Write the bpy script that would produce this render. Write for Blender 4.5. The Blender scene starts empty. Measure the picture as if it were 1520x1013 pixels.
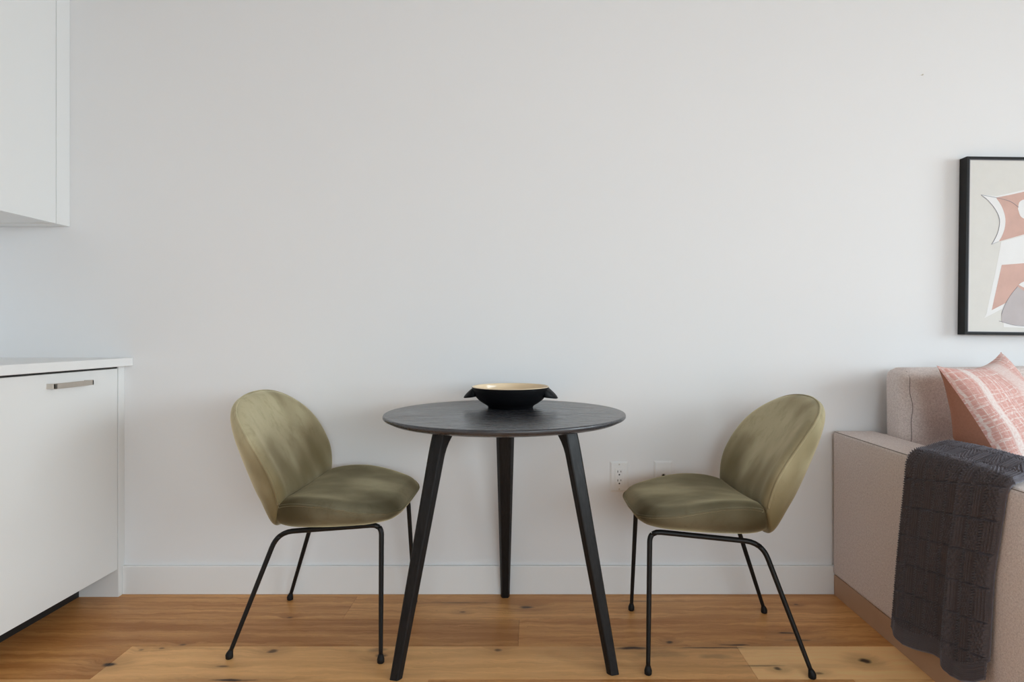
import bpy, bmesh, math, random
import numpy as np
from mathutils import Vector, Matrix
from mathutils.bvhtree import BVHTree
from mathutils.geometry import tessellate_polygon
PI = math.pi
random.seed(7); rng = np.random.default_rng(7)
S = bpy.context.scene
COL = S.collection

# ------------------------------------------------------------------ helpers
def link(name, me, parent=None, mat=None, smooth=False, **props):
    o = bpy.data.objects.new(name, me); COL.objects.link(o)
    if parent is not None: o.parent = parent
    if me is not None:
        if mat is not None:
            for m in (mat if isinstance(mat, (list, tuple)) else [mat]): me.materials.append(m)
        if smooth:
            me.polygons.foreach_set('use_smooth', [True]*len(me.polygons))
    for k, v in props.items(): o[k] = v
    return o

def thing(name, label, cat, loc=(0,0,0), rz=0.0, group=None):
    o = bpy.data.objects.new(name, None); COL.objects.link(o)
    o.empty_display_size = .05
    o.location = loc; o.rotation_euler = (0,0,rz)
    o['label'] = label; o['category'] = cat
    if group: o['group'] = group
    return o

def pydata(name, v, f):
    me = bpy.data.meshes.new(name); me.from_pydata([tuple(p) for p in v], [], [tuple(q) for q in f])
    me.validate(); me.update(); return me

def recalc(me):
    bm = bmesh.new(); bm.from_mesh(me); bmesh.ops.remove_doubles(bm, verts=bm.verts, dist=1e-6)
    bmesh.ops.recalc_face_normals(bm, faces=bm.faces); bm.to_mesh(me); bm.free(); me.update(); return me

def boxes(name, lst, bevel=0.0, seg=2):
    """lst: (x0,x1,y0,y1,z0,z1) boxes in one mesh, every edge bevelled"""
    bm = bmesh.new()
    for (x0,x1,y0,y1,z0,z1) in lst:
        r = bmesh.ops.create_cube(bm, size=1.0)
        for v in r['verts']:
            v.co = Vector(((x0+x1)/2+v.co.x*(x1-x0), (y0+y1)/2+v.co.y*(y1-y0), (z0+z1)/2+v.co.z*(z1-z0)))
    if bevel > 0:
        bmesh.ops.bevel(bm, geom=list(bm.edges), offset=bevel, segments=seg, profile=.5, affect='EDGES', clamp_overlap=True)
    me = bpy.data.meshes.new(name); bm.to_mesh(me); bm.free(); return me

def catmull(P, n):
    P = np.asarray(P, float); m = len(P)
    Q = np.vstack([2*P[0]-P[1], P, 2*P[-1]-P[-2]])
    t = np.linspace(0, m-1, n); out = []
    for s in t:
        i = min(int(s), m-2); u = s-i
        a,b,c,d = Q[i],Q[i+1],Q[i+2],Q[i+3]
        out.append(.5*((2*b)+(-a+c)*u+(2*a-5*b+4*c-d)*u*u+(-a+3*b-3*c+d)*u**3))
    return np.array(out)

def tube(name, pts, rad, n=14, closed=False, caps=True):
    pts = np.asarray(pts, float); m = len(pts)
    rad = np.full(m, rad) if np.isscalar(rad) else np.asarray(rad, float)
    if closed: T = np.roll(pts,-1,0)-np.roll(pts,1,0)
    else: T = np.gradient(pts, axis=0)
    T /= np.linalg.norm(T, axis=1)[:,None]+1e-12
    nrm = np.cross(T[0], [0,0,1.]);
    if np.linalg.norm(nrm) < 1e-3: nrm = np.cross(T[0], [0,1.,0])
    nrm /= np.linalg.norm(nrm); V=[]; F=[]
    for i in range(m):
        nrm = nrm - T[i]*np.dot(nrm,T[i]); nrm /= np.linalg.norm(nrm); b = np.cross(T[i], nrm)
        for k in range(n):
            a = 2*PI*k/n; V.append(pts[i]+rad[i]*(math.cos(a)*nrm+math.sin(a)*b))
    for i in range(m if closed else m-1):
        j=(i+1)%m
        for k in range(n):
            F.append((i*n+k, i*n+(k+1)%n, j*n+(k+1)%n, j*n+k))
    if caps and not closed:
        F.append(tuple(range(n))[::-1]); F.append(tuple((m-1)*n+k for k in range(n)))
    return recalc(pydata(name, V, F))

def lathe(name, prof, n=96):
    """prof: (r,z) polyline, open; closed around z"""
    V=[];F=[];m=len(prof)
    for r,z in prof:
        for k in range(n):
            a=2*PI*k/n; V.append((r*math.cos(a), r*math.sin(a), z))
    for i in range(m-1):
        for k in range(n):
            F.append((i*n+k, i*n+(k+1)%n, (i+1)*n+(k+1)%n, (i+1)*n+k))
    return recalc(pydata(name,V,F))

def join_meshes(name, meshes, mats_idx=None):
    bm = bmesh.new()
    for k, m in enumerate(meshes):
        n0 = len(bm.faces); bm.from_mesh(m); bm.faces.ensure_lookup_table()
        if mats_idx:
            for f in bm.faces[n0:]: f.material_index = mats_idx[k]
    me = bpy.data.meshes.new(name); bm.to_mesh(me); bm.free(); return me

# ------------------------------------------------------------------ materials
def new_mat(name):
    m = bpy.data.materials.new(name); m.use_nodes = True
    nt = m.node_tree; nt.nodes.clear()
    out = nt.nodes.new('ShaderNodeOutputMaterial'); b = nt.nodes.new('ShaderNodeBsdfPrincipled')
    nt.links.new(b.outputs[0], out.inputs[0])
    return m, nt, b
def N(nt, t, **kw):
    n = nt.nodes.new(t)
    for k, v in kw.items(): setattr(n, k, v)
    return n
def setin(nt, sock, v):
    if hasattr(v, 'is_output') or isinstance(v, bpy.types.NodeSocket): nt.links.new(v, sock)
    else: sock.default_value = v
def math_(nt, op, a, b=None, c=None, clamp=False):
    n = N(nt, 'ShaderNodeMath', operation=op); n.use_clamp = clamp
    for i, v in enumerate((a,b,c)):
        if v is not None: setin(nt, n.inputs[i], v)
    return n.outputs[0]
def vmath(nt, op, a, b=None):
    n = N(nt, 'ShaderNodeVectorMath', operation=op)
    setin(nt, n.inputs[0], a)
    if b is not None: setin(nt, n.inputs[1], b)
    return n.outputs['Value'] if op in ('LENGTH','DOT_PRODUCT') else n.outputs[0]
def mixc(nt, f, a, b, blend='MIX'):
    n = N(nt, 'ShaderNodeMix', data_type='RGBA', blend_type=blend)
    setin(nt, n.inputs['Factor'], f)
    for s, v in ((n.inputs[6], a), (n.inputs[7], b)):
        setin(nt, s, (*v, 1) if isinstance(v, tuple) and len(v)==3 else v)
    return n.outputs[2]
def noise(nt, vec, scale, detail=3, rough=.5, dim='3D'):
    n = N(nt, 'ShaderNodeTexNoise', noise_dimensions=dim)
    n.inputs['Scale'].default_value = scale; n.inputs['Detail'].default_value = detail; n.inputs['Roughness'].default_value = rough
    if vec is not None: nt.links.new(vec, n.inputs['W' if dim=='1D' else 'Vector'])
    return n.outputs[0]
def ramp(nt, f, stops):
    n = N(nt, 'ShaderNodeMapRange'); n.interpolation_type='SMOOTHSTEP'
    setin(nt, n.inputs[0], f)
    n.inputs[1].default_value, n.inputs[2].default_value, n.inputs[3].default_value, n.inputs[4].default_value = stops
    return n.outputs[0]
def objco(nt): return N(nt, 'ShaderNodeTexCoord').outputs['Object']
def bump(nt, b, h, strength=.3, dist=.002):
    n = N(nt, 'ShaderNodeBump'); n.inputs['Strength'].default_value = strength; n.inputs['Distance'].default_value = dist
    nt.links.new(h, n.inputs['Height']); nt.links.new(n.outputs[0], b.inputs['Normal'])
def plain(name, col, rough=.5, metal=0.0, var=.04, scale=30., bmp=0.0, bscale=200., spec=.5):
    m, nt, b = new_mat(name); c = objco(nt)
    f = noise(nt, c, scale, 3)
    nt.links.new(mixc(nt, f, tuple(x*(1-var) for x in col), tuple(min(1,x*(1+var)) for x in col)), b.inputs['Base Color'])
    b.inputs['Roughness'].default_value = rough; b.inputs['Metallic'].default_value = metal
    b.inputs['Specular IOR Level'].default_value = spec
    if bmp: bump(nt, b, noise(nt, c, bscale, 3), bmp, .001)
    return m

M_wall   = plain('wall_paint', (.795,.797,.806), .75, var=.006, scale=3, bmp=.06, bscale=350, spec=.25)
M_ceil   = plain('ceiling_paint', (.58,.575,.56), .85, var=.005, scale=3, spec=.2)
M_trim   = plain('trim_paint', (.82,.825,.825), .38, var=.005, scale=4)
M_lacq   = plain('cabinet_lacquer', (.80,.805,.80), .30, var=.004, scale=3)
M_quartz = plain('quartz_top', (.82,.82,.815), .28, var=.02, scale=180)
M_black  = plain('black_plastic', (.012,.012,.012), .5, var=.1)
M_nickel = plain('satin_nickel', (.62,.57,.51), .34, 1.0, var=.03, scale=90)
M_plate  = plain('white_plastic', (.80,.80,.80), .33, var=.004)
M_slot   = plain('dark_slot', (.015,.014,.013), .6, var=.05)
M_mframe = plain('black_powdercoat', (.007,.0065,.0065), .45, var=.1, scale=60, bmp=.05, bscale=900, spec=.28)
M_rubber = plain('black_glide', (.007,.0065,.0065), .6, var=.1, spec=.25)
M_bowlo  = plain('black_glaze', (.005,.005,.006), .45, var=.15, scale=20, spec=.12)
M_bowli  = plain('cream_glaze', (.76,.61,.42), .14, var=.06, scale=14)
M_framep = plain('black_frame_wood', (.008,.0075,.008), .45, var=.2, scale=40, spec=.25)
M_lip    = plain('grey_frame_lip', (.12,.12,.14), .4, var=.1, scale=40)
M_canvas = plain('canvas_cream', (.70,.69,.66), .8, var=.035, scale=25, bmp=.25, bscale=500, spec=.2)
M_pwhite = plain('paint_white', (.80,.80,.80), .7, var=.02, scale=30, bmp=.15, bscale=300, spec=.2)
M_psalm  = plain('paint_salmon', (.62,.41,.355), .75, var=.12, scale=22, bmp=.2, bscale=300, spec=.2)
M_pgrey  = plain('paint_mauve_grey', (.50,.46,.465), .75, var=.10, scale=22, bmp=.2, bscale=300, spec=.2)
M_pline  = plain('pencil_line', (.27,.28,.34), .8, var=.1)
M_plinth = plain('sofa_plinth_wood', (.46,.29,.185), .5, var=.10, scale=9)

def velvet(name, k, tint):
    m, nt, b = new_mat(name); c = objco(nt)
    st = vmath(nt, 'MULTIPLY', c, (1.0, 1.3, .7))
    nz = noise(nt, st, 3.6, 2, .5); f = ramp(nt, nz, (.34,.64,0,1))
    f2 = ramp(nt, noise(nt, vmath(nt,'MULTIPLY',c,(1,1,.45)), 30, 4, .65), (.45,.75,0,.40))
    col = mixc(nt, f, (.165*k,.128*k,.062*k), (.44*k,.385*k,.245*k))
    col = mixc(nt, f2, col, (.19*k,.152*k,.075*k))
    nt.links.new(col, b.inputs['Base Color'])
    b.inputs['Roughness'].default_value = .8; b.inputs['Specular IOR Level'].default_value = .10
    nt.links.new(ramp(nt, nz, (.34,.64,.55,1.0)), b.inputs['Sheen Weight']); b.inputs['Sheen Roughness'].default_value = .34
    b.inputs['Sheen Tint'].default_value = tint
    bump(nt, b, math_(nt,'ADD', math_(nt,'MULTIPLY',noise(nt,c,900,2),.15), math_(nt,'MULTIPLY',noise(nt,c,14,3),1.0)), .25, .006)
    return m
M_velvet = velvet('olive_velvet', 1.02, (1.0,.93,.68,1)); M_velvet_s = velvet('olive_velvet_seat', .38, (.86,.72,.44,1))  # same velvet twice: the seat copy has its nap shading put into the colour
M_seam_shade = plain('olive_seam_shade', (.030,.022,.008), .9, var=.1, scale=60, spec=.1)  # dark seam colour paints the shade of the crease beside the cord

def black_oak(name, axis, c0, c1, sp, r0, r1):
    m, nt, b = new_mat(name); c = objco(nt)
    sc = {'x':(3,45,45),'z':(45,45,3)}[axis]
    w = vmath(nt,'MULTIPLY',c,sc)
    warp = noise(nt, c, 4, 3)
    g = noise(nt, vmath(nt,'ADD',w,vmath(nt,'MULTIPLY',N(nt,'ShaderNodeTexNoise').outputs[1],(.6,4,2))), 2.2, 5, .62)
    nt.links.new(mixc(nt, ramp(nt,g,(.35,.65,0,1)), c0, c1), b.inputs['Base Color'])
    nt.links.new(ramp(nt,g,(.3,.7,r0,r1)), b.inputs['Roughness'])
    b.inputs['Specular IOR Level'].default_value = sp
    bump(nt, b, g, .35, .0012)
    return m
M_oaktop = black_oak('black_oak_top','x',(.020,.020,.023),(.062,.064,.074),.6,.32,.20); M_oakleg = black_oak('black_oak_leg','z',(.006,.0055,.006),(.012,.0115,.012),.25,.5,.42)

def linen(name, c0, c1, c2):
    m, nt, b = new_mat(name); c = objco(nt)
    def thread(v): return noise(nt, vmath(nt,'MULTIPLY',c,v), 1.0, 2, .6)
    a = thread((260,260,900)); d = thread((900,900,260)); e = noise(nt, c, 420, 2, .7)
    f = ramp(nt, math_(nt,'MULTIPLY_ADD',a,.5,math_(nt,'MULTIPLY',d,.5)), (.38,.62,0,1))
    col = mixc(nt, f, c0, c1); col = mixc(nt, ramp(nt,e,(.55,.72,0,.7)), col, c2)
    col = mixc(nt, ramp(nt, noise(nt,c,170,3,.7),(.42,.66,0,.55)), col, c2)
    col = mixc(nt, ramp(nt, noise(nt,c,150,2,.6),(.55,.75,0,.5)), col, tuple(min(.9,x*1.12) for x in c1))
    nt.links.new(col, b.inputs['Base Color']); b.inputs['Roughness'].default_value=.95
    b.inputs['Specular IOR Level'].default_value=.1
    b.inputs['Sheen Weight'].default_value=.15
    bump(nt, b, math_(nt,'ADD',math_(nt,'ADD',a,d),math_(nt,'MULTIPLY',noise(nt,c,11,3,.6),5.)), .35, .002)
    return m
M_linen = linen('sofa_linen', (.66,.565,.54), (.87,.785,.755), (.53,.45,.43))
M_seam  = plain('sofa_seam', (.27,.225,.205), .9, var=.05)

def knit():
    m, nt, b = new_mat('charcoal_knit'); c = objco(nt)
    f = noise(nt, c, 500, 2, .6); g = noise(nt, c, 60, 3)
    col = mixc(nt, f, (.058,.048,.050), (.150,.130,.137)); col = mixc(nt, math_(nt,'MULTIPLY',g,.4), col, (.06,.05,.053))
    nt.links.new(col, b.inputs['Base Color']); b.inputs['Roughness'].default_value=.95
    b.inputs['Specular IOR Level'].default_value=.12; b.inputs['Sheen Weight'].default_value=.35
    b.inputs['Sheen Tint'].default_value=(.75,.78,.95,1)
    bump(nt, b, f, .5, .001)
    return m
M_knit = knit()

def plaid():
    m, nt, b = new_mat('terracotta_plaid'); uv = N(nt,'ShaderNodeUVMap').outputs[0]
    wob = N(nt,'ShaderNodeTexNoise'); wob.inputs['Scale'].default_value=9; nt.links.new(uv, wob.inputs['Vector'])
    d = vmath(nt,'MULTIPLY', vmath(nt,'SUBTRACT', wob.outputs[1], (.5,.5,.5)), (.03,.03,0))
    p = vmath(nt,'ADD', uv, d); sx = N(nt,'ShaderNodeSeparateXYZ'); nt.links.new(p, sx.inputs[0])
    U, V = sx.outputs[0], sx.outputs[1]
    ln_u = ramp(nt, noise(nt, math_(nt,'ADD',U,3.3), 44, 3, .75, '1D'), (.50,.62,0,.75))
    ln_v = ramp(nt, noise(nt, math_(nt,'ADD',V,8.1), 52, 3, .75, '1D'), (.52,.62,0,.85))
    brk = ramp(nt, noise(nt, uv, 34, 3, .7), (.38,.62,.25,1))
    bandu = ramp(nt, math_(nt,'ABSOLUTE', math_(nt,'SUBTRACT',U,.17)), (.022,.045,.9,0))
    bandu2 = ramp(nt, math_(nt,'ABSOLUTE', math_(nt,'SUBTRACT',U,.60)), (.05,.13,.65,0))
    l = math_(nt,'MULTIPLY', math_(nt,'MAXIMUM',ln_u,ln_v), brk)
    l = math_(nt,'MAXIMUM', l, math_(nt,'MULTIPLY', math_(nt,'MAXIMUM',bandu,bandu2), ramp(nt,noise(nt,uv,60,3,.7),(.3,.6,.5,1))), clamp=True)
    base = mixc(nt, noise(nt, uv, 40, 3), (.50,.225,.185), (.73,.45,.41))
    nt.links.new(mixc(nt, l, base, (.76,.70,.67)), b.inputs['Base Color'])
    b.inputs['Roughness'].default_value=.92; b.inputs['Specular IOR Level'].default_value=.1; b.inputs['Sheen Weight'].default_value=.12
    bump(nt, b, math_(nt,'ADD',l,noise(nt,uv,260,2)), .3, .0015)
    return m
M_plaid = plaid()
M_rust = plain('rust_linen', (.43,.20,.135), .9, var=.12, scale=160, bmp=.3, bscale=500, spec=.1)

def wood_floor(knots):
    m, nt, b = new_mat('oak_planks')
    c = objco(nt)
    at = N(nt,'ShaderNodeVertexColor'); at.layer_name='plank'
    sp = N(nt,'ShaderNodeSeparateColor'); nt.links.new(at.outputs[0], sp.inputs[0])
    tone, off, pale = sp.outputs[0], sp.outputs[1], sp.outputs[2]
    cmb = N(nt,'ShaderNodeCombineXYZ'); nt.links.new(math_(nt,'MULTIPLY',off,37.), cmb.inputs[0]); nt.links.new(math_(nt,'MULTIPLY',off,11.), cmb.inputs[2])
    p = vmath(nt,'ADD', c, cmb.outputs[0])
    # knots: dark spots and streaks of the boards themselves
    wn = N(nt,'ShaderNodeTexNoise'); wn.inputs['Scale'].default_value=16; wn.inputs['Detail'].default_value=4; nt.links.new(vmath(nt,'MULTIPLY',c,(1,2.2,1)), wn.inputs['Vector'])
    warp = vmath(nt,'SUBTRACT', wn.outputs[1], (.5,.5,.5))
    acc = None; ring = None
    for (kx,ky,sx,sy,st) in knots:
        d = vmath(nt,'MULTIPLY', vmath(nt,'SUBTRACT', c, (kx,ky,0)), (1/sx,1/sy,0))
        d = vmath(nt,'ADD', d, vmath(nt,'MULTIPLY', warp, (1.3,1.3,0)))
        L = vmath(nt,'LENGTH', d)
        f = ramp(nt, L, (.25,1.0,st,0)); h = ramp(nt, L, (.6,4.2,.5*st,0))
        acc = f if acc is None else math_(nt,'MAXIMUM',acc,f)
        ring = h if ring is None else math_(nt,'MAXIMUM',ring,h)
    # grain bends round the knots
    pw = vmath(nt,'ADD', p, vmath(nt,'MULTIPLY', warp, (.10,.035,0)))
    cz = N(nt,'ShaderNodeCombineXYZ'); nt.links.new(math_(nt,'MULTIPLY',ring,.05), cz.inputs[1])
    pw = vmath(nt,'ADD', pw, cz.outputs[0])
    g1 = noise(nt, vmath(nt,'MULTIPLY', pw, (1.6,34,1)), 1.0, 5, .6)
    g2 = noise(nt, vmath(nt,'MULTIPLY', pw, (9,330,1)), 1.0, 3, .6)
    g3 = noise(nt, vmath(nt,'MULTIPLY', p, (1.1,5,1)), 1.4, 2, .5)
    dark, mid, light = (.37,.140,.038), (.64,.305,.100), (.88,.50,.20)
    col = mixc(nt, ramp(nt,g1,(.30,.70,0,1)), dark, light)
    col = mixc(nt, .45, col, mid)
    col = mixc(nt, ramp(nt,g2,(.48,.70,0,.42)), col, dark)
    col = mixc(nt, ramp(nt,g3,(.45,.75,0,.45)), col, (.50,.225,.075))
    col = mixc(nt, math_(nt,'MULTIPLY',pale,.85), col, (.98,.68,.35))
    tn = mixc(nt, tone, (.62,.55,.46), (1.30,1.27,1.20))
    col = mixc(nt, 1.0, col, tn, 'MULTIPLY')
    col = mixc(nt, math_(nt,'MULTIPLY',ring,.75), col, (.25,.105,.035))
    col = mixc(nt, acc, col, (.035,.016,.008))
    nt.links.new(col, b.inputs['Base Color'])
    nt.links.new(ramp(nt,g1,(.3,.7,.46,.36)), b.inputs['Roughness'])
    b.inputs['Specular IOR Level'].default_value=.30
    bump(nt, b, math_(nt,'ADD',math_(nt,'MULTIPLY',g2,.6),math_(nt,'MULTIPLY',g1,.4)), .12, .001)
    return m

def glass():
    m = bpy.data.materials.new('window_glass'); m.use_nodes=True; nt=m.node_tree; nt.nodes.clear()
    o=N(nt,'ShaderNodeOutputMaterial'); t=N(nt,'ShaderNodeBsdfTransparent'); g=N(nt,'ShaderNodeBsdfGlossy'); g.inputs['Roughness'].default_value=.02
    t.inputs[0].default_value=(.97,.985,.98,1)
    f=N(nt,'ShaderNodeFresnel'); f.inputs[0].default_value=1.45; mx=N(nt,'ShaderNodeMixShader')
    nt.links.new(f.outputs[0],mx.inputs[0]); nt.links.new(t.outputs[0],mx.inputs[1]); nt.links.new(g.outputs[0],mx.inputs[2]); nt.links.new(mx.outputs[0],o.inputs[0])
    return m
M_glass = glass()

# ------------------------------------------------------------------ room
YW = 2.396; XL, XR, YF, ZC = -2.16, 4.4, -3.0, 2.75
F = 920.0; VX, VY = 790.0, 497.0
def pt(px, py, Y): return ((px-VX)*Y/F, Y, 1.0-(py-VY)*Y/F)
def floorpt(px, py):
    Y = F/(py-VY); return ((px-VX)*Y/F, Y)
st = dict(kind='structure')
link('wall_back', boxes('wall_back', [(XL-.1,XR+.1,YW,YW+.12,0,ZC)]), None, M_wall, **st)
link('wall_left', boxes('wall_left', [(XL-.12,XL,YF-.12,YW,0,ZC)]), None, M_wall, **st)
link('ceiling', boxes('ceiling', [(XL-.12,XR+.12,YF-.12,YW+.12,ZC,ZC+.1)]), None, M_ceil, **st)
WR = (-2.3, 1.75, .06, 2.20)       # window in the right wall: y0,y1,z0,z1
WF = (-.3, 4.2, .06, 2.20)          # window behind the camera: x0,x1,z0,z1
link('wall_right', boxes('wall_right', [(XR,XR+.12,YF-.12,WR[0],0,ZC),(XR,XR+.12,WR[1],YW,0,ZC),(XR,XR+.12,WR[0],WR[1],0,WR[2]),(XR,XR+.12,WR[0],WR[1],WR[3],ZC)]), None, M_wall, **st)
link('wall_front', boxes('wall_front', [(XL,WF[0],YF-.12,YF,0,ZC),(WF[1],XR,YF-.12,YF,0,ZC),(WF[0],WF[1],YF-.12,YF,0,WF[2]),(WF[0],WF[1],YF-.12,YF,WF[3],ZC)]), None, M_wall, **st)
def window(name, axis, a0, a1, z0, z1, w):
    t=.05; fr=[]; 
    def bx(a,b,c,d,dep=(.03,.09)):
        return (w+dep[0],w+dep[1],a,b,c,d) if axis=='x' else (a,b,w-dep[1],w-dep[0],c,d)
    n=2
    fr += [bx(a0,a1,z0,z0+t), bx(a0,a1,z1-t,z1), bx(a0,a0+t,z0+t,z1-t), bx(a1-t,a1,z0+t,z1-t)]
    am=(a0+a1)/2; fr.append(bx(am-t/2,am+t/2,z0+t,z1-t))
    wdw = link(name, boxes(name, fr), None, M_trim, **st)
    link('window_pane', boxes('window_pane',[bx(a0+t,am-t/2,z0+t,z1-t,(.057,.063))]), wdw, M_glass)
    link('window_pane', boxes('window_pane',[bx(am+t/2,a1-t,z0+t,z1-t,(.057,.063))]), wdw, M_glass)
window('window_1','x',*WR,XR); window('window_2','y',*WF,YF)
# skirting: along the back wall from the cabinet panel to the sofa's far side, and the right wall
def skirting(name, x0,x1,y0,y1,h=.110):
    return link(name, boxes(name,[(x0,x1,y0,y1,0,h)],.003), None, M_trim, **st)
skirting('baseboard_back', -1.576, XR, YW-.014, YW)
skirting('baseboard_right', XR-.014, XR, YF, YW-.014)

# floor : boards run along x, one mesh, each board its own tone
PW=.19; base=1.797
rows={0:(2.367,None)}
joints={ 3:[.35], 2:[-.667,1.5], 1:[-.045,2.0], 0:[-1.283,.655,2.6], -1:[-1.9,-.30,.93] }
tones={(3,0):(.55,.2),(3,1):(.5,.1),
       (2,0):(.46,.05),(2,1):(.62,.1),(2,2):(.5,.1),
       (1,0):(.33,.0),(1,1):(.58,.0),(1,2):(.5,.1),
       (0,0):(.36,.0),(0,1):(.76,.35),(0,2):(.92,.7),(0,3):(.6,.2),
       (-1,0):(.6,.2),(-1,1):(.7,.3),(-1,2):(.5,.0),(-1,3):(.8,.5)}
V=[];Fc=[];C=[]
g=.0005
for r in range(-26,4):
    y0=base+PW*r; y1=y0+PW
    y0=max(y0,YF); y1=min(y1,YW)
    if y1-y0<.003: continue
    js=joints.get(r)
    if js is None:
        js=[];x=XL+random.uniform(.2,1.6)
        while x<XR: js.append(x); x+=random.uniform(1.2,2.1)
    xs=[XL]+js+[XR]
    for i in range(len(xs)-1):
        tn,pl=tones.get((r,i),(random.uniform(.3,.8),random.uniform(0,.5)))
        a,b_,c,d=xs[i]+g,xs[i+1]-g,y0+g,y1-g
        k=len(V); off=random.random()
        V+=[(a,c,0),(b_,c,0),(b_,d,0),(a,d,0),(a,c,-.002),(b_,c,-.002),(b_,d,-.002),(a,d,-.002)]
        fs=[(0,1,2,3),(0,4,5,1),(1,5,6,2),(2,6,7,3),(3,7,4,0)]
        for f in fs: Fc.append(tuple(k+q for q in f)); C.append((tn,off,pl,1))
k=len(V); V+=[(XL,YF,-.002),(XR,YF,-.002),(XR,YW,-.002),(XL,YW,-.002),(XL,YF,-.1),(XR,YF,-.1),(XR,YW,-.1),(XL,YW,-.1)]
for f in [(0,1,2,3),(7,6,5,4),(0,4,5,1),(1,5,6,2),(2,6,7,3),(3,7,4,0)]: Fc.append(tuple(k+q for q in f)); C.append((.0,.3,0,1))
me=bpy.data.meshes.new('floor'); me.from_pydata(V,[],Fc)
ca=me.color_attributes.new('plank','FLOAT_COLOR','CORNER')
vals=[]
for f,c in zip(Fc,C): vals += list(c)*len(f)
ca.data.foreach_set('color',vals)
KN=[]
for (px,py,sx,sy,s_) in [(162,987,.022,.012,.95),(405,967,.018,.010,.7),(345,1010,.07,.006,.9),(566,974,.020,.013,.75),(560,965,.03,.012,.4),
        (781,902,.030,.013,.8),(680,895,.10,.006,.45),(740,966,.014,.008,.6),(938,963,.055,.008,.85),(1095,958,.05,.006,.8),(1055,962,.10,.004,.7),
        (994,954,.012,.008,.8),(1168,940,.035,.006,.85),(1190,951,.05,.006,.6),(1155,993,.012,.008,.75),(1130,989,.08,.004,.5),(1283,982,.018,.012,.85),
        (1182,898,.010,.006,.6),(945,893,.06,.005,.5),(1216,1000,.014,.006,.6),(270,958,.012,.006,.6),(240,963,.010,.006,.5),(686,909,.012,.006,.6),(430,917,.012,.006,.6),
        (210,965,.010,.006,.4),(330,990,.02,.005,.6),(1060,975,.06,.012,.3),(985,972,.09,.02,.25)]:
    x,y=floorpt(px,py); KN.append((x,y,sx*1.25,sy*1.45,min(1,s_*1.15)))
link('floor', me, None, wood_floor(KN), **st)

# ------------------------------------------------------------------ kitchen run (left)
XF=-1.576
cab=thing('base_cabinet','white handle-fronted kitchen base cabinet under the white countertop at the left','cabinet',(XF,2.06,0))
def K(l): return [(x0-XF,x1-XF,y0-2.06,y1-2.06,z0,z1) for (x0,x1,y0,y1,z0,z1) in l]
link('cabinet_body', boxes('cabinet_body',K([(XL+.005,XF-.022,1.757,2.358,.107,.878)]),.001), cab, M_lacq)
dr=link('cabinet_door', boxes('cabinet_door',K([(XF-.020,XF,1.759,2.356,.107,.871)]),.0015), cab, M_lacq)
link('shadow_gap', boxes('shadow_gap',K([(XF-.020,XF-.004,1.757,2.3585,.8715,.8795)])), cab, M_black)
link('toe_kick', boxes('toe_kick',K([(XL+.006,XF-.150,1.757,2.3600,0,.106)])), cab, M_black)
link('filler_panel', boxes('filler_panel',K([(XL+.005,XF,2.3605,YW-.0005,.0,.8795)]),.001), cab, M_lacq, label='white filler panel against the wall')
# handle: flat bar on two end returns
hb=boxes('door_handle',[(.024,.031,-.05+.0,.125,.823,.840),(0,.031,-.05,-.043,.823,.840),(0,.031,.118,.125,.823,.840)],.0012)
link('door_handle', hb, dr, M_nickel, label='brushed nickel bar handle')
ct=link('countertop', boxes('countertop',[(XL+.002,-1.542,1.745,YW-.001,.880,.911)],.002), None, M_quartz,
     label='thin white quartz countertop lying on the base cabinet', category='countertop')
XU=-1.786
up=thing('wall_cabinet','white handleless upper cabinet hung high in the left corner','cabinet',(XU,2.0,1.417))
def K2(l): return [(x0-XU,x1-XU,y0-2.0,y1-2.0,z0-1.417,z1-1.417) for (x0,x1,y0,y1,z0,z1) in l]
link('cabinet_body', boxes('cabinet_body',K2([(XL+.002,XU-.022,1.722,2.328,1.420,2.45)]),.001), up, M_lacq)
link('cabinet_door', boxes('cabinet_door',K2([(XU-.020,XU,1.724,2.3245,1.417,2.45)]),.0012), up, M_lacq)
link('filler_panel', boxes('filler_panel',K2([(XL+.002,XU,2.3275,YW-.001,1.417,2.45)]),.0012), up, M_lacq)

# ------------------------------------------------------------------ wall plates
def plate_base(name,label,cat,x,z):
    t=thing(name,label,cat,(x,YW,z))
    bm=bmesh.new()
    w,h,d=.0355,.0580,.006
    vs=[bm.verts.new(p) for p in [(-w,0,-h),(w,0,-h),(w,0,h),(-w,0,h),(-w+.006,-d,-h+.006),(w-.006,-d,-h+.006),(w-.006,-d,h-.006),(-w+.006,-d,h-.006),
          (-w,-.002,-h),(w,-.002,-h),(w,-.002,h),(-w,-.002,h)]]
    for q in [(0,8,9,1),(1,9,10,2),(2,10,11,3),(3,11,8,0),(8,4,5,9),(9,5,6,10),(10,6,7,11),(11,7,4,8),(4,7,6,5),(0,1,2,3)]: bm.faces.new([vs[i] for i in q])
    bmesh.ops.recalc_face_normals(bm,faces=bm.faces)
    m_=bpy.data.meshes.new('cover_plate'); bm.to_mesh(m_); bm.free()
    link('cover_plate',m_,t,M_plate)
    return t
def cyl(name,x,z,r,y0,y1,n=20):
    V=[];Fq=[]
    for y in (y0,y1):
        for k in range(n): V.append((x+r*math.cos(2*PI*k/n),y,z+r*math.sin(2*PI*k/n)))
    for k in range(n): Fq.append((k,(k+1)%n,n+(k+1)%n,n+k))
    Fq+= [tuple(range(n)),tuple(range(2*n-1,n-1,-1))]
    return recalc(pydata(name,V,Fq))
t=plate_base('power_outlet','white double power outlet low on the wall, left of the coax plate','outlet',.3357,.4515)
rc=link('receptacle_face',boxes('receptacle_face',[(-.0165,.0165,-.0082,-.004,-.033,.033)],.001),t,M_plate)
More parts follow.
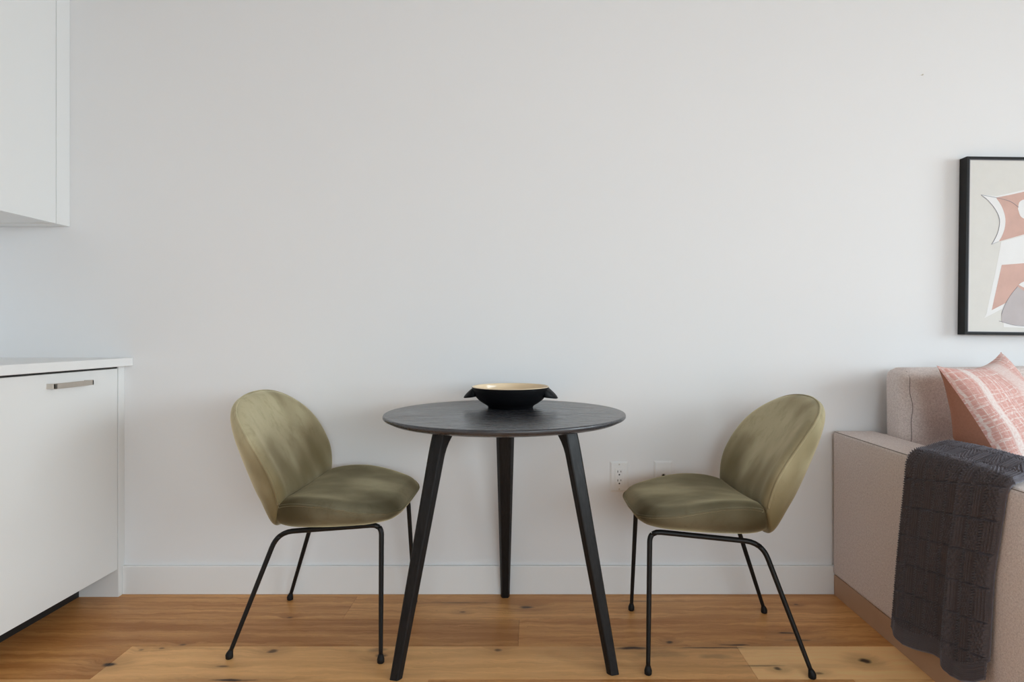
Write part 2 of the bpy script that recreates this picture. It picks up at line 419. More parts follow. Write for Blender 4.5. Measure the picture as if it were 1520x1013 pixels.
for zc in (.0170,-.0170):
    sl=[boxes('s',[(-.0072,-.0048,-.0086,-.0078,zc-.0005,zc+.0075)]),boxes('s',[(.0048,.0072,-.0086,-.0078,zc+.0005,zc+.0070)]),cyl('s',0,zc-.0085,.0030,-.0086,-.0078)]
    link('socket_slots',join_meshes('socket_slots',sl),rc,M_slot,label='dark socket slots')
for zc in (.0475,-.0475): link('screw',cyl('screw',0,zc,.0030,-.0072,-.0055),t,M_nickel,label='small metal plate screw')
t=plate_base('coax_outlet','white cable wall plate with one dark jack, behind the right chair seat','outlet',.5058,.4535)
link('coax_jack',cyl('coax_jack',.0005,.003,.0050,-.010,-.005),t,M_slot,label='dark round cable jack')
link('jack_ring',join_meshes('jack_ring',[tube('r',[(.0005+.007*math.cos(a),-.0065,.003+.007*math.sin(a)) for a in np.linspace(0,2*PI,25)[:-1]],.0014,8,True)]),t,M_nickel)
for zc in (.0475,-.0475): link('screw',cyl('screw',0,zc,.0028,-.0072,-.0055),t,M_plate)
# small nail left in the wall
x,_,z=pt(1368,111.5,YW)
nl=link('wall_nail',tube('wall_nail',[(0,0,0),(.0,-.007,-.001),(0,-.0075,-.001),(0,-.009,-.001)],[.0011,.0011,.0026,.0022],10),None,plain('brass_nail',(.55,.52,.44),.5),label='tiny nail left in the bare wall above the sofa',category='nail')
nl.location=(x,YW,z)

# ------------------------------------------------------------------ framed picture (upper right)
fx0,fx1,fz0,fz1,fd=1.643,2.50,1.000,1.678,.0415
pc=thing('framed_picture','large abstract salmon and grey painting in a deep black frame','picture',(fx0,YW,fz0))
W_,H_=fx1-fx0,fz1-fz0; t_=.020
fr=link('picture_frame',boxes('picture_frame',[(0,t_*.55,-fd,-.001,0,H_),(W_-t_*.55,W_,-fd,-.001,0,H_),(t_*.55,W_-t_*.55,-fd,-.001,0,t_*.5),(t_*.55,W_-t_*.55,-fd,-.001,H_-t_*.5,H_)],.0012),pc,M_framep)
link('frame_lip',boxes('frame_lip',[(.0108,.0145,-fd+.002,-.02,.010,H_-.010),(W_-.0145,W_-.0108,-fd+.002,-.02,.010,H_-.010),(.0145,W_-.0145,-fd+.002,-.02,.0098,.0125),(.0145,W_-.0145,-fd+.002,-.02,H_-.0125,H_-.0098)]),fr,M_lip,label='grey inner lip')
AY=-fd+.006
def A(cx,cy):   # position read off the painting -> frame coordinates on the canvas
    px=1440+cx/4.6; py=270+cy/4.6; Y=YW+AY
    X=(px-VX)*Y/F; Z=1-(py-VY)*Y/F
    return (X-fx0,Z-fz0)
def shape(pts,lev,smooth=False,n=60):
    P=[A(*p) for p in pts]
    if smooth: P=[tuple(q) for q in catmull(P+[P[0]],n)[:-1]]
    y=AY-.0003*lev; yb=AY+.001; k=len(P)
    V=[(p[0],y,p[1]) for p in P]+[(p[0],yb,p[1]) for p in P]
    bm=bmesh.new(); vs=[bm.verts.new(v) for v in V]
    for tri in tessellate_polygon([[Vector((p[0],p[1],0)) for p in P]]):
        try: bm.faces.new([vs[i] for i in tri])
        except ValueError: pass
    for i in range(k): bm.faces.new([vs[i],vs[(i+1)%k],vs[k+(i+1)%k],vs[k+i]])
    bmesh.ops.recalc_face_normals(bm,faces=bm.faces)
    m_=bpy.data.meshes.new('s'); bm.to_mesh(m_); bm.free(); return m_
def stroke(pts,r,lev,n=40):
    P=catmull([A(*p) for p in pts],n)
    return tube('s',[(p[0],AY-.0003*lev,p[1]) for p in P],r,6)
cres=[tuple(q) for q in catmull([(62,88),(110,125),(160,185),(190,250),(186,320),(165,380),(138,425)],24)]
sal=[tuple(q) for q in catmull([(165,106),(205,165),(230,240),(228,310),(210,365),(188,405)],20)]
rgt=[tuple(q) for q in catmull([(760,330),(720,270),(700,200),(720,120),(770,30)],14)]
hole=[(315,180),(325,135),(360,115),(420,112),(470,140),(480,200),(440,245),(380,252),(335,232)]
wsh=[tuple(q) for q in catmull([(20,0)]*1+[(22,10),(18,300)],8)]
canv=boxes('c',[(.0105,W_-.0105,AY,-.012,.0100,H_-.0100)])
meshes=[canv,
  shape(cres+[(200,402),(400,345),(770,320)]+rgt[1:]+[(600,30),(368,48),(170,96)],1),
  shape([(205,405),(178,560),(110,900),(95,930),(215,865),(230,990),(800,1000),(800,430),(400,352)],1),
  shape(sal+[(368,352),(760,330)]+rgt[1:-1]+[(760,40),(600,40),(368,60),(260,86)],2),
  shape(hole,3,True),
  shape([(210,565),(368,551),(700,530),(690,640),(460,690),(368,748),(320,782),(145,875)],2),
  shape([(325,700),(350,682),(400,668),(470,680),(450,715),(380,722)],4,True),
  shape([(215,955),(212,900),(235,835),(270,775),(318,712),(370,745),(450,760),(540,800),(610,870),(620,960),(500,985),(368,980),(290,974)],3),
  stroke([(62,88),(110,125),(160,185),(190,250),(186,320),(165,380),(138,425)],.0007,3),
  stroke([(62,88),(165,106),(260,130),(320,170)],.0006,4), stroke([(188,405),(138,425)],.0006,3),
  stroke([(195,948),(300,976),(368,981),(500,986)],.0006,4), stroke([(212,900),(235,835),(270,775),(318,712)],.0005,4)]
link('canvas',join_meshes('canvas',meshes,[0,1,1,2,1,2,1,3,4,4,4,4,4]),pc,[M_canvas,M_pwhite,M_psalm,M_pgrey,M_pline])
pc.rotation_euler=(0,math.radians(.7),0)

# ------------------------------------------------------------------ table
TC=Vector((-.087,2.000,0)); TR=.385; TH=.750
tb=thing('dining_table','round black oak three-legged dining table between the two olive chairs','table',TC,math.radians(2.5))
prof=[(0,TH)]+[(TR*k,TH) for k in (.3,.6,.9)]+[(TR-.004,TH),(TR-.0012,TH-.0012),(TR,TH-.004),(TR,TH-.009),(TR-.003,TH-.0125),(TR-.022,TH-.0215),(TR-.032,TH-.0235),(TR*.6,TH-.0235),(0,TH-.0235)]
me=lathe('tabletop',prof,160)
link('tabletop',me,tb,M_oaktop,True)
me.polygons.foreach_set('use_smooth',[abs(p.normal.z)<.999 for p in me.polygons])
def table_leg(az):
    rd=np.array([math.cos(az),math.sin(az),0]); td=np.array([-math.sin(az),math.cos(az),0])
    ztop=TH-.0225; n=40; V=[];Fq=[]
    for i in range(n+1):
        u=i/n; z=ztop*(1-(1-u)**1.0); h=z/ztop
        rc_=.368+(.225-.368)*h                     # radius of the leg's middle
        w=.034+(.070-.034)*h**1.0                  # width across
        d=.034+(.046-.034)*h                       # depth, radially
        fl=max(0,(z-(ztop-.10))/.10); inn=.055*(1-math.sqrt(max(0,1-fl*fl))) # inner flare into the top
        outb=.007*(1-math.sqrt(max(0,1-fl*fl)))
        po=d/2-outb; pi_=-d/2-inn
        cs=[(po-.10*d,-.16*w),(po,-.06*w),(po,.06*w),(po-.10*d,.16*w),(.10*d,.47*w),(.02*d,.50*w),(-.10*d,.48*w),(pi_+.06*d,.34*w),(pi_,.28*w),(pi_,-.28*w),(pi_+.06*d,-.34*w),(-.10*d,-.48*w),(.02*d,-.5*w),(.10*d,-.47*w)]
        for (a,b) in cs:
            p=rd*(rc_+a)+td*b; V.append((p[0],p[1],z))
    m=14
    for i in range(n):
        for k in range(m): Fq.append((i*m+k,i*m+(k+1)%m,(i+1)*m+(k+1)%m,(i+1)*m+k))
    Fq.append(tuple(range(m))[::-1]); Fq.append(tuple(n*m+k for k in range(m)))
    me=recalc(pydata('leg',V,Fq))
    link('leg',me,tb,M_oakleg)
for a in (90,210,330): table_leg(math.radians(a))

# ------------------------------------------------------------------ bowl
bw=thing('serving_bowl','black two-eared bowl with a cream glazed inside on the round table','bowl',(-.074,2.125,TH+.0003),math.radians(-4))
RB=.133
outp=[(0,.004),(.070,.004),(.072,.0),(.078,.0),(.0785,.006),(.082,.010),(.098,.019),(.113,.031),(.124,.046),(.130,.060),(.1325,.0705)]
outp=[(0,.004),(.070,.004),(.072,.0005),(.074,0),(.077,0)]+[tuple(p) for p in catmull([(.078,.006),(.084,.010),(.100,.020),(.114,.032),(.1245,.047),(.1300,.060),(.1325,.0715)],24)]
me=lathe('bowl_body',outp,96); link('bowl_body',me,bw,M_bowlo,True)
inp=[(.1325,.0715),(.1322,.0728),(.1305,.0735),(.1285,.0725)]+[tuple(p) for p in catmull([(.1275,.0700),(.1235,.052),(.112,.036),(.095,.024),(.070,.015),(.035,.011),(0,.0105)],24)]
me=lathe('bowl_lining',inp,96); link('bowl_lining',me,bw,M_bowli,True,label='cream glazed inside and rim')
def ear(sgn):
    # wing handle: slopes from the rim outwards and down, flat underneath
    V=[];Fq=[];n=16
    for i in range(n+1):
        th=(i/n-.5)*2*.36; c,s=math.cos(th),math.sin(th)
        q=1-abs(i/n-.5)*2; ext=.030*(1-(1-q)**2.2)
        prof=[(.1285,.069),(.1315+ext*.25,.0665-.006*ext/.03),(.1325+ext*.60,.0600-.010*ext/.03),(.1325+ext*.86,.0520-.011*ext/.03),(.1325+ext,.0435-.010*ext/.03),(.1320+ext*.93,.0400-.008*ext/.03),(.130+ext*.45,.0385-.005*ext/.03),(.1215,.0400-.003*ext/.03)]
        for r,z in prof: V.append((sgn*r*c,r*s,z))
    m=8
    for i in range(n):
        for k in range(m): Fq.append((i*m+k,i*m+(k+1)%m,(i+1)*m+(k+1)%m,(i+1)*m+k))
    Fq.append(tuple(range(m))); Fq.append(tuple(n*m+k for k in range(m)))
    link('ear_handle',recalc(pydata('ear_handle',V,Fq)),bw,M_bowlo,True)
ear(1); ear(-1)

# ------------------------------------------------------------------ chairs
BK=np.array([  # z, half width, x of rim, x inner centre, x outer centre
 (.475,.205,-.085,-.092,-.203),(.510,.218,-.086,-.105,-.219),(.545,.228,-.090,-.120,-.232),(.580,.236,-.099,-.136,-.243),(.612,.240,-.113,-.152,-.252),(.645,.242,-.130,-.170,-.261),
 (.680,.241,-.152,-.189,-.269),(.712,.233,-.175,-.207,-.275),(.740,.218,-.199,-.223,-.279),(.764,.195,-.221,-.236,-.281),(.783,.164,-.238,-.247,-.2815),
 (.797,.127,-.250,-.255,-.280),(.806,.085,-.257,-.260,-.277),(.8105,.043,-.261,-.263,-.273),(.812,.0005,-.262,-.264,-.270)])
TAIL=np.array([(.388,.100,-.122,-.124),(.391,.125,-.122,-.130),(.397,.148,-.119,-.139),(.408,.170,-.113,-.152),(.425,.187,-.105,-.167),(.450,.198,-.095,-.186),(.475,.205,-.085,-.203)])
ST=np.array([ # x, half width, z rim, z top centre, z bottom centre
 (-.122,.150,.412,.425,.395),(-.104,.186,.447,.455,.386),(-.085,.205,.474,.478,.380),(-.055,.219,.484,.486,.379),(-.02,.230,.489,.489,.381),(.02,.238,.490,.491,.384),(.06,.2415,.488,.490,.387),(.10,.241,.482,.488,.391),
 (.14,.236,.474,.485,.395),(.18,.225,.465,.481,.399),(.215,.207,.459,.477,.404),(.242,.187,.454,.471,.410),(.255,.168,.451,.465,.416),(.266,.147,.448,.459,.424),(.273,.112,.444,.453,.434),(.276,.0005,.442,.447,.438)])
def seg_dist(P, poly):
    P=np.asarray(P); d=np.full(len(P),9.)
    for a,b in zip(poly[:-1],poly[1:]):
        ab=b-a; t=np.clip(((P-a)@ab)/(ab@ab+1e-12),0,1); d=np.minimum(d,np.linalg.norm(P-(a+t[:,None]*ab),axis=1))
    return d
def grid_faces(n,m,off=0,flip=False):
    F_=[]
    for i in range(n-1):
        for k in range(m-1):
            q=(off+i*m+k,off+i*m+k+1,off+(i+1)*m+k+1,off+(i+1)*m+k); F_.append(q[::-1] if flip else q)
    return F_
def back_meshes(hs):
    R=catmull(BK,54); R[:,0]=.475+(R[:,0]-.475)*hs; m=41; U=np.sin(np.linspace(-PI/2,PI/2,m)); U=np.where(np.abs(U)>.9999,np.sign(U),U)
    rim=np.array([(r[2],-r[1],r[0]) for r in R]+[(r[2],r[1],r[0]) for r in R[::-1]])
    full=np.vstack([rim,rim[:1]])
    inn=np.array([(r[2]+(r[3]-r[2])*(1-abs(u)**2.0), u*r[1], r[0]) for r in R for u in U])
    d=seg_dist(inn,full); puff=.021*np.clip(d/.034,0,1)**.6*(1.5-.5*np.clip(d/.034,0,1))
    inn=inn+puff[:,None]*np.array([.96,0,.28])
    # soft pull lines towards the crease
    V=list(inn); Fq=grid_faces(len(R),m)
    RO=np.vstack([np.column_stack([c for c in catmull(TAIL,14)[:-1].T]), R[:,[0,1,2,4]]])
    p=2.15
    out=np.array([(r[2]+(r[3]-r[2])*max(0,1-abs(u)**p)**(1/p), u*r[1]*(1+.0*abs(u)), r[0]) for r in RO for u in U])
    o=len(V); V+=list(out); Fq+=grid_faces(len(RO),m,o,True)
    nt_=14                                  # seam face below the crease
    o2=len(V); V+=[(r[2],u*r[1],r[0]) for r in RO[:nt_] for u in (-1,1)]; Fq+=grid_faces(nt_,2,o2)
    Fq.append(tuple(o+k for k in range(m)))
    return recalc(pydata('backrest',V,Fq)), rim
def seat_mesh():
    R=catmull(ST,52); m=41; U=np.sin(np.linspace(-PI/2,PI/2,m))
    rim=np.array([(r[0],-r[1],r[2]) for r in R]+[(r[0],r[1],r[2]) for r in R[::-1]])
    top=np.array([(r[0],u*r[1],r[2]+(r[3]-r[2])*(1-u*u)-.012*(1-u*u)) for r in R for u in U])
    d=seg_dist(top,rim); puff=.0195*np.clip(d/.036,0,1)**.6*(1.5-.5*np.clip(d/.036,0,1))
    top=top+puff[:,None]*np.array([0,0,1.])
    p=3.6
    bot=np.array([(r[0],u*r[1],r[2]+(r[4]-r[2])*max(0,1-abs(u)**p)**(1/2.0)) for r in R for u in U])
    V=list(top); Fq=grid_faces(len(R),m); o=len(V); V+=list(bot); Fq+=grid_faces(len(R),m,o,True)
    for k in range(m-1): Fq.append((k,k+1,o+k+1,o+k))
    return recalc(pydata('seat',V,Fq)), rim
def arc_path(P, rad, n=9):
    """polyline with rounded corners; returns points and the index of every corner's middle"""
    P=[np.array(p,float) for p in P]; out=[P[0]]; mids=[]
    for i in range(1,len(P)-1):
        a=P[i]+(P[i-1]-P[i])/np.linalg.norm(P[i-1]-P[i])*rad[i-1]; b=P[i]+(P[i+1]-P[i])/np.linalg.norm(P[i+1]-P[i])*rad[i-1]
        for k in range(n):
            t=k/(n-1); out.append((1-t)**2*a+2*t*(1-t)*P[i]+t*t*b)
            if k==n//2: mids.append(len(out)-1)
    out.append(P[-1]); return np.array(out), mids
def resample(P, n):
    P=np.asarray(P); s=np.r_[0,np.cumsum(np.linalg.norm(np.diff(P,axis=0),axis=1))]; t=np.linspace(0,s[-1],n)
    return np.column_stack([np.interp(t,s,P[:,k]) for k in range(3)])
def piping(name, rim, inward, parent, mats):
    """bright welt cord on the edge with a dark seam tube beside it as painted crease shade"""
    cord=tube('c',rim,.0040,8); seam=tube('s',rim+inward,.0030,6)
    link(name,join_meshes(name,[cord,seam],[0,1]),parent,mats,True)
def xf(me, fn):
    n=len(me.vertices); co_=np.empty(n*3); me.vertices.foreach_get('co',co_); co_=fn(co_.reshape(-1,3)); me.vertices.foreach_set('co',co_.ravel()); me.update()
def make_chair(label,loc,rz,yaw=0.,lean=0.,dx=0.,roll=0.,hs=.977):
    c=thing('dining_chair',label,'chair',loc,rz,'olive velvet dining chairs')
    def rot(P,ax,a,o):
        return (np.asarray(P)-o)@np.array(Matrix.Rotation(a,3,ax)).T+o
    def place(P,back):
        P=np.asarray(P,float)
        if back: P=rot(P,'Y',-lean,np.array([-.085,0,.475]))
        P=rot(P,'X',roll,np.array([0,0,.470])); P=rot(P,'Z',yaw,np.array([.0,0,0])); return P+np.array([dx if back else dx*.3,0,0])
    bm_,rim=back_meshes(hs); xf(bm_,lambda P:place(P,True)); b=link('backrest',bm_,c,M_velvet,True)
    rr=resample(catmull([p for p in rim if p[2]>.479],220),220)
    cen=np.array([-.15,0,.62]); inw=(cen-rr); inw/=np.linalg.norm(inw,axis=1)[:,None]
    q=place(rr,True); q2=place(rr+inw*.0055+np.array([.003,0,0]),True)
    piping('backrest_piping',q,q2-q,b,[M_velvet,M_seam_shade])
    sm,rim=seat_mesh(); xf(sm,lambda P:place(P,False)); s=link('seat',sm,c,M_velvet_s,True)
    rr=resample(catmull([p for p in rim if p[0]>-.085],200),200)
    cen=np.array([.08,0,.49]); inw=(cen-rr)*np.array([1,1,0]); inw/=np.linalg.norm(inw,axis=1)[:,None]
    q=place(rr,False); q2=place(rr+inw*.0055+np.array([0,0,.003]),False)
    piping('seat_piping',q,q2-q,s,[M_velvet_s,M_seam_shade])
    for sg in (-1,1):
        pts,mid=arc_path([(.236,sg*.212,.012),(.224,sg*.164,.4065),(-.112,sg*.154,.3735),(-.238,sg*.212,.012)],[.032,.050])
        fl,rl,bl=pts[:mid[0]+1],pts[mid[0]:mid[1]+1],pts[mid[1]:]
        for nm,q in (('front',fl),('rear',bl[::-1])):
            q=np.vstack([resample(q[:2],14)[:-1],q[1:]])
            zz=q[:,2]; rad=np.interp(zz,[0,.2,.4],[.0062,.0074,.0080])
            lg=link('leg',tube('leg',q,rad,14),c,M_mframe,True)
            f=q[0]; d=(q[1]-q[0])/np.linalg.norm(q[1]-q[0])
            ft=tube('foot_glide',[(f[0],f[1],0.0),(f[0],f[1],.002),(f[0],f[1],.011),tuple(f+d*.004),tuple(f+d*.010),tuple(f+d*.015)],[.0090,.0108,.0112,.0100,.0080,.0064],16)
            link('foot_glide',ft,lg,M_rubber,True)
        link('seat_rail',tube('seat_rail',resample(rl,24),.0080,14),c,M_mframe,True)
    return c
R_=math.radians
make_chair('olive velvet dining chair facing right, nearest the white kitchen cabinets',(-.686,2.112,0),R_(-3),roll=R_(1.8))
make_chair('olive velvet dining chair facing left, nearest the beige sofa',(.586,2.025,0),R_(177.5),yaw=R_(3.5),lean=R_(5.2),dx=-.016,hs=1.015,roll=R_(1.8))

# ------------------------------------------------------------------ sofa
AX0,AX1,SY0,SY1,AZ=1.155,1.318,1.30,2.385,.631
sf=thing('sofa','beige linen sofa with a blocky arm and wooden plinth at the right','sofa',(AX0,1.85,0))
def SB(l): return [(x0-AX0,x1-AX0,y0-1.85,y1-1.85,z0,z1) for (x0,x1,y0,y1,z0,z1) in l]
SX1=3.25
link('plinth',boxes('plinth',SB([(AX0+.004,SX1-.004,SY0+.004,SY1-.004,0,.078)]),.002),sf,M_plinth,label='wooden plinth')
def soft_box(name,x0,x1,y0,y1,z0,z1,bev,puff=(0,0,0),cuts=14,seg=4):
    """cushion: box with rounded edges whose faces swell by puff along x,y,z"""
    bm=bmesh.new(); r=bmesh.ops.create_cube(bm,size=1.0)
    bmesh.ops.subdivide_edges(bm,edges=list(bm.edges),cuts=cuts,use_grid_fill=True)
    hx,hy,hz=(x1-x0)/2,(y1-y0)/2,(z1-z0)/2; c=Vector(((x0+x1)/2,(y0+y1)/2,(z0+z1)/2))
    for v in bm.verts:
        p=[v.co.x*2*hx,v.co.y*2*hy,v.co.z*2*hz]; h=(hx,hy,hz)
        q=[max(-h[i]+bev,min(h[i]-bev,p[i])) for i in range(3)]
        # remap grid so that the rounded rim gets its own rings
        dlt=Vector([p[i]-q[i] for i in range(3)])
        if dlt.length>1e-9: dlt=dlt/dlt.length*bev
        n=[v.co.x*2,v.co.y*2,v.co.z*2]
        w=[puff[i]*np.sign(n[i])*abs(n[i])**2*np.prod([max(0,1-n[j]**2)**.6 for j in range(3) if j!=i]) for i in range(3)]
        v.co=c+Vector([q[i]+dlt[i]+w[i] for i in range(3)])
    bmesh.ops.recalc_face_normals(bm,faces=bm.faces)
    m_=bpy.data.meshes.new(name); bm.to_mesh(m_); bm.free(); return m_
def arm(x0,x1):
    me=boxes('armrest',SB([(x0,x1,SY0,SY1,.078,AZ)]),.014,5)
    a=link('armrest',me,sf,M_linen,True)
    # top-stitched seams along the upper edges
    for xx in (x0+.004,x1-.004):
        s=np.array([(xx-AX0,y-1.85,AZ-.0035) for y in np.linspace(SY0+.015,SY1-.01,30)])
        link('arm_seam',tube('arm_seam',s,.0013,6),a,M_seam)
    return a
arm(AX0,AX1); arm(SX1-.163,SX1)
link('seat_base',boxes('seat_base',SB([(AX1,SX1-.163,SY0+.02,SY1,.078,.300)]),.006),sf,M_linen)
link('sofa_back',boxes('sofa_back',SB([(AX1,SX1-.163,SY1-.055,SY1,.300,.62)]),.012,4),sf,M_linen,True)
xm=(AX1+SX1-.163)/2
for a,b in ((AX1+.004,xm-.003),(xm+.003,SX1-.167)):
    link('seat_cushion',soft_box('seat_cushion',*SB([(a,b,SY0+.01,2.30,.300,.455)])[0],.025,(.0,.01,.012)),sf,M_linen,True)
    me=soft_box('back_cushion',*SB([(a+.004,b,2.205,2.335,.455,.880)])[0],.034,(.006,.030,.006),26)
    for v in me.vertices:                     # leans back, top edge slumps a little
        v.co.y += (v.co.z-.67)*.03
        v.co.y += .004*math.sin(v.co.x*23+v.co.z*17)*math.sin(v.co.z*31-v.co.x*9)*(1 if v.co.y<2.27-1.85 else .3)
        v.co.z -= .010*math.sin((v.co.x)*4.0)*max(0,(v.co.z-.6)/.28)*.5
    bc=link('back_cushion',me,sf,M_linen,True)
    xs0=a-AX0+.026
    tree=BVHTree.FromPolygons([v.co for v in me.vertices],[tuple(p.vertices) for p in me.polygons]); s=[]
    for z in np.linspace(.50,.868,48):
        x=xs0+.0025*math.sin(z*19)+.0015*math.sin(z*61); h=tree.ray_cast(Vector((x,-2,z)),Vector((0,1,0)))
        if h[0] is not None: s.append((x,h[0].y+.0003,z))
    s=np.array(s)
    link('cushion_seam',tube('cushion_seam',s,.0014,6),bc,M_seam)

# ------------------------------------------------------------------ throw pillow
def pillow():
    A_=np.array((1.275,1.955,.902)); B_=np.array((1.638,2.165,.940)); sh=np.array((.165,-.150,-.425))
    C_=A_+sh; D_=B_+sh
    cen=(A_+B_+C_+D_)/4
    nrm=np.cross(B_-A_,C_-A_); nrm/=np.linalg.norm(nrm)
    if nrm[1]>0: nrm=-nrm
    n=44
    def side(sg,th,ex):
        V=[]
        for i in range(n+1):
            for k in range(n+1):
                u,v=i/n,k/n
                p=(1-v)*((1-u)*A_+u*B_)+v*((1-u)*C_+u*D_)
                a,b=2*u-1,2*v-1
                # concave seams between the pulled-out corners
                pull=.030
                p=p+(B_-A_)/np.linalg.norm(B_-A_)*(-np.sign(a)*abs(a)**3*pull*(1-b*b))+(C_-A_)/np.linalg.norm(C_-A_)*(-np.sign(b)*abs(b)**3*pull*1.2*(1-a*a))
                f=((1-a*a)*(1-b*b)); f=max(f,0)**ex
                p=p+nrm*sg*th*f*(1 if sg>0 else min(1.25,.30+2.1*v))
                w=.006*math.sin(9*u+5*v)*f+.004*math.sin(17*v-6*u)*f
                p=p+nrm*sg*w
                V.append(p-cen)
        return V
    root=thing('throw_pillow','terracotta and white plaid throw pillow leaning in the sofa corner','pillow',tuple(cen))
    for nm,sg,th,ex,mat in (('pillow_front',1,.075,.48,M_plaid),('pillow_back',-1,.120,.42,M_rust)):
        V=side(sg,th,ex); Fq=grid_faces(n+1,n+1)
        me=bpy.data.meshes.new(nm); me.from_pydata([tuple(p) for p in V],[],Fq)
        uv=me.uv_layers.new(name='UVMap')
        for l in me.loops:
            i,k=divmod(l.vertex_index,n+1); uv.data[l.index].uv=(i/n,k/n)
        bm=bmesh.new(); bm.from_mesh(me); bmesh.ops.recalc_face_normals(bm,faces=bm.faces)
        # normals away from the pillow's middle
        s=sum((f.normal.dot(Vector(nrm*sg)) for f in bm.faces))
        if s<0: bmesh.ops.reverse_faces(bm,faces=bm.faces)
        bm.to_mesh(me); bm.free()
        link(nm,me,root,mat,True,label='plaid front' if sg>0 else 'plain rust back')
pillow()

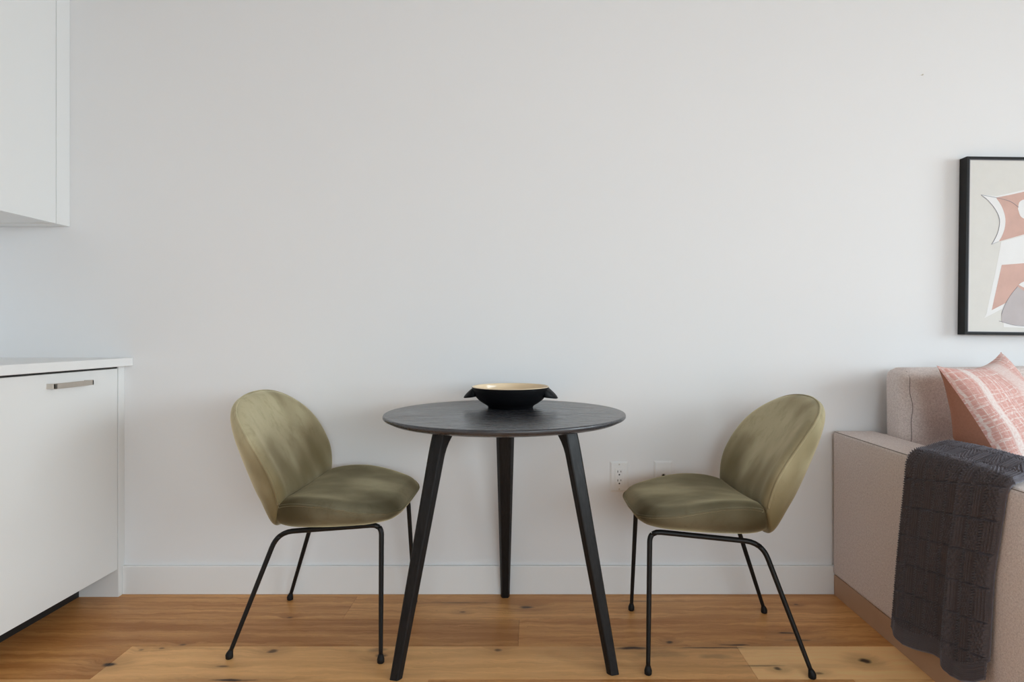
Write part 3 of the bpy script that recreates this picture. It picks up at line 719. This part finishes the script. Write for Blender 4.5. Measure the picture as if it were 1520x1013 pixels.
# ------------------------------------------------------------------ knitted throw over the arm
def throw():
    hemY=np.array([1.96,1.953,1.889,1.833,1.756,1.713,1.688,1.667,1.628,1.581,1.549,1.54])[::-1]
    hemZ=np.array([.086,.082,.062,.076,.102,.108,.096,.087,.096,.119,.144,.148])[::-1]
    nu,nv=200,430
    gap=.017
    # path over the arm in x,z: outer face up, over the top, down the inside
    xo=AX0-gap; zt=AZ+gap; xi=AX1+gap
    path=[(xo-.004,0.0),(xo-.003,.30),(xo-.001,.52),(xo-.001,AZ-.045),(xo+.001,AZ-.010),(xo+.018,zt+.003),(xo+.06,zt+.007),(xo+.11,zt+.013),(xo+.155,zt+.017),(xi-.002,zt+.012),(xi+.012,AZ-.012),(xi+.014,.56),(xi+.018,.51),(xi+.04,.498),(xi+.09,.496)]
    P=catmull(path,400); s=np.r_[0,np.cumsum(np.linalg.norm(np.diff(P,axis=0),axis=1))]
    Ltot=s[-1]; s_top=s[np.argmin(np.abs(P[:,0]-(xo+.022))+np.abs(P[:,1]-zt))]
    T=np.gradient(P,axis=0); T/=np.linalg.norm(T,axis=1)[:,None]; Nn=np.column_stack([-T[:,1],T[:,0]])
    V=[]
    for j in range(nv+1):
        for i in range(nu+1):
            u=i/nu
            # hem height for this strand, then arc length from hem to the inner end
            yb=1.957+(1.549-1.957)*u
            zb=float(np.interp(yb,hemY,hemZ))
            t=j/nv; sl=zb+(Ltot-zb)*t
            x=float(np.interp(sl,s,P[:,0])); z=float(np.interp(sl,s,P[:,1])); nx=float(np.interp(sl,s,Nn[:,0])); nz=float(np.interp(sl,s,Nn[:,1]))
            k=min(1,max(0,sl/s_top))
            yl=np.interp(sl,[0,.3,s_top,s_top+.15,Ltot],[1.957,1.925,1.882,1.958,1.985]); yr=np.interp(sl,[0,.4,s_top,s_top+.15,Ltot],[1.555,1.535,1.492,1.590,1.60])
            y=yl+(yr-yl)*u
            # cloth coordinates
            a=u*.42; b=sl-zb; bl=sl-(.075+.07*u)
            h=0.0
            hem=.045
            wcell,lcell=.052,.088
            ci=int(a/wcell); cj=max(0,int((bl-hem)/lcell)) if b>hem else -1
            fa=(a/wcell)%1; fb=((bl-hem)/lcell)%1
            if cj<0: h=.0016*math.cos(2*PI*b/.0056)
            else:
                if (ci+cj)%2==0: h=.0042*math.cos(2*PI*a/.0104)*(.62+.38*math.cos(2*PI*b/.0066))
                else: h=.0042*math.cos(2*PI*a/.0105+PI*(int(b/.0105)%2))*math.sin(2*PI*b/.0105)+.0003
                if fb<.06: h=-.0065
                if fa<.09: h=-.0085
                elif fa<.26: h=.0042*math.cos(2*PI*b/.0075)+.0008
            # folds of the hanging part
            hang=max(0,1-sl/(s_top))**.7
            fold=.016*hang*math.exp(-((u-.66)/.05)**2)+.010*hang*math.exp(-((u-.10)/.05)**2)+.004*hang*(1+math.sin(u*7+1.0))+.008*hang*(u>.7)*math.sin((u-.7)/.3*PI)
            fold+=.006*math.sin(u*PI)
            ed=min(u,1-u); 
            dpt=h+fold
            V.append((x+nx*dpt,y,z+nz*dpt))
    Fq=grid_faces(nu+1,nv+1) if False else [(j*(nu+1)+i,j*(nu+1)+i+1,(j+1)*(nu+1)+i+1,(j+1)*(nu+1)+i) for j in range(nv) for i in range(nu)]
    me=bpy.data.meshes.new('knitted_throw'); me.from_pydata(V,[],Fq)
    bm=bmesh.new(); bm.from_mesh(me); bmesh.ops.recalc_face_normals(bm,faces=bm.faces)
    s_=sum(f.normal.x for f in bm.faces if f.calc_center_median().z<.5 and f.calc_center_median().x<1.2)
    if s_>0: bmesh.ops.reverse_faces(bm,faces=bm.faces)
    bm.to_mesh(me); bm.free()
    o=link('knitted_throw',me,None,M_knit,True,label='charcoal cable knit throw blanket draped over the sofa arm',category='blanket')
    md=o.modifiers.new('thickness','SOLIDIFY'); md.thickness=.007; md.offset=-1
    return o
throw()

# ------------------------------------------------------------------ light, camera
def area(name,loc,rot,sx,sy,power,col):
    l=bpy.data.lights.new(name,'AREA'); l.shape='RECTANGLE'; l.size=sx; l.size_y=sy; l.energy=power; l.color=col
    o=bpy.data.objects.new(name,l); COL.objects.link(o); o.location=loc; o.rotation_euler=rot; return o
# sky light falling in through the two windows: big soft sources outside, a little above, tilted down
area('daylight_side',(XR+.75,(WR[0]+WR[1])/2,2.05),(0,PI/2-R_(28),0),2.6,WR[1]-WR[0]+.8,505,(.83,.925,1.0))
area('daylight_rear',((WF[0]+WF[1])/2,YF-.75,2.05),(PI/2-R_(28),0,0),WF[1]-WF[0]+.8,2.6,288,(.84,.93,1.0))
w=bpy.data.worlds.new('World'); S.world=w; w.use_nodes=True
bg=w.node_tree.nodes['Background']; bg.inputs[0].default_value=(.80,.90,1.0,1); bg.inputs[1].default_value=1.0
cd=bpy.data.cameras.new('camera'); co=bpy.data.objects.new('camera',cd); COL.objects.link(co)
co.location=(0,0,1.0); co.rotation_euler=(PI/2,0,0)
cd.sensor_fit='HORIZONTAL'; cd.sensor_width=36; cd.lens=36*F/1520
cd.shift_x=(760-VX)/1520; cd.shift_y=-(506.5-VY)/1520
cd.clip_start=.05
S.camera=co
vs=S.view_settings; vs.view_transform='Standard'; vs.look='None'; vs.exposure=0.0; vs.gamma=1.0
S.cycles.use_denoising=True
S.cycles.max_bounces=10; S.cycles.diffuse_bounces=6
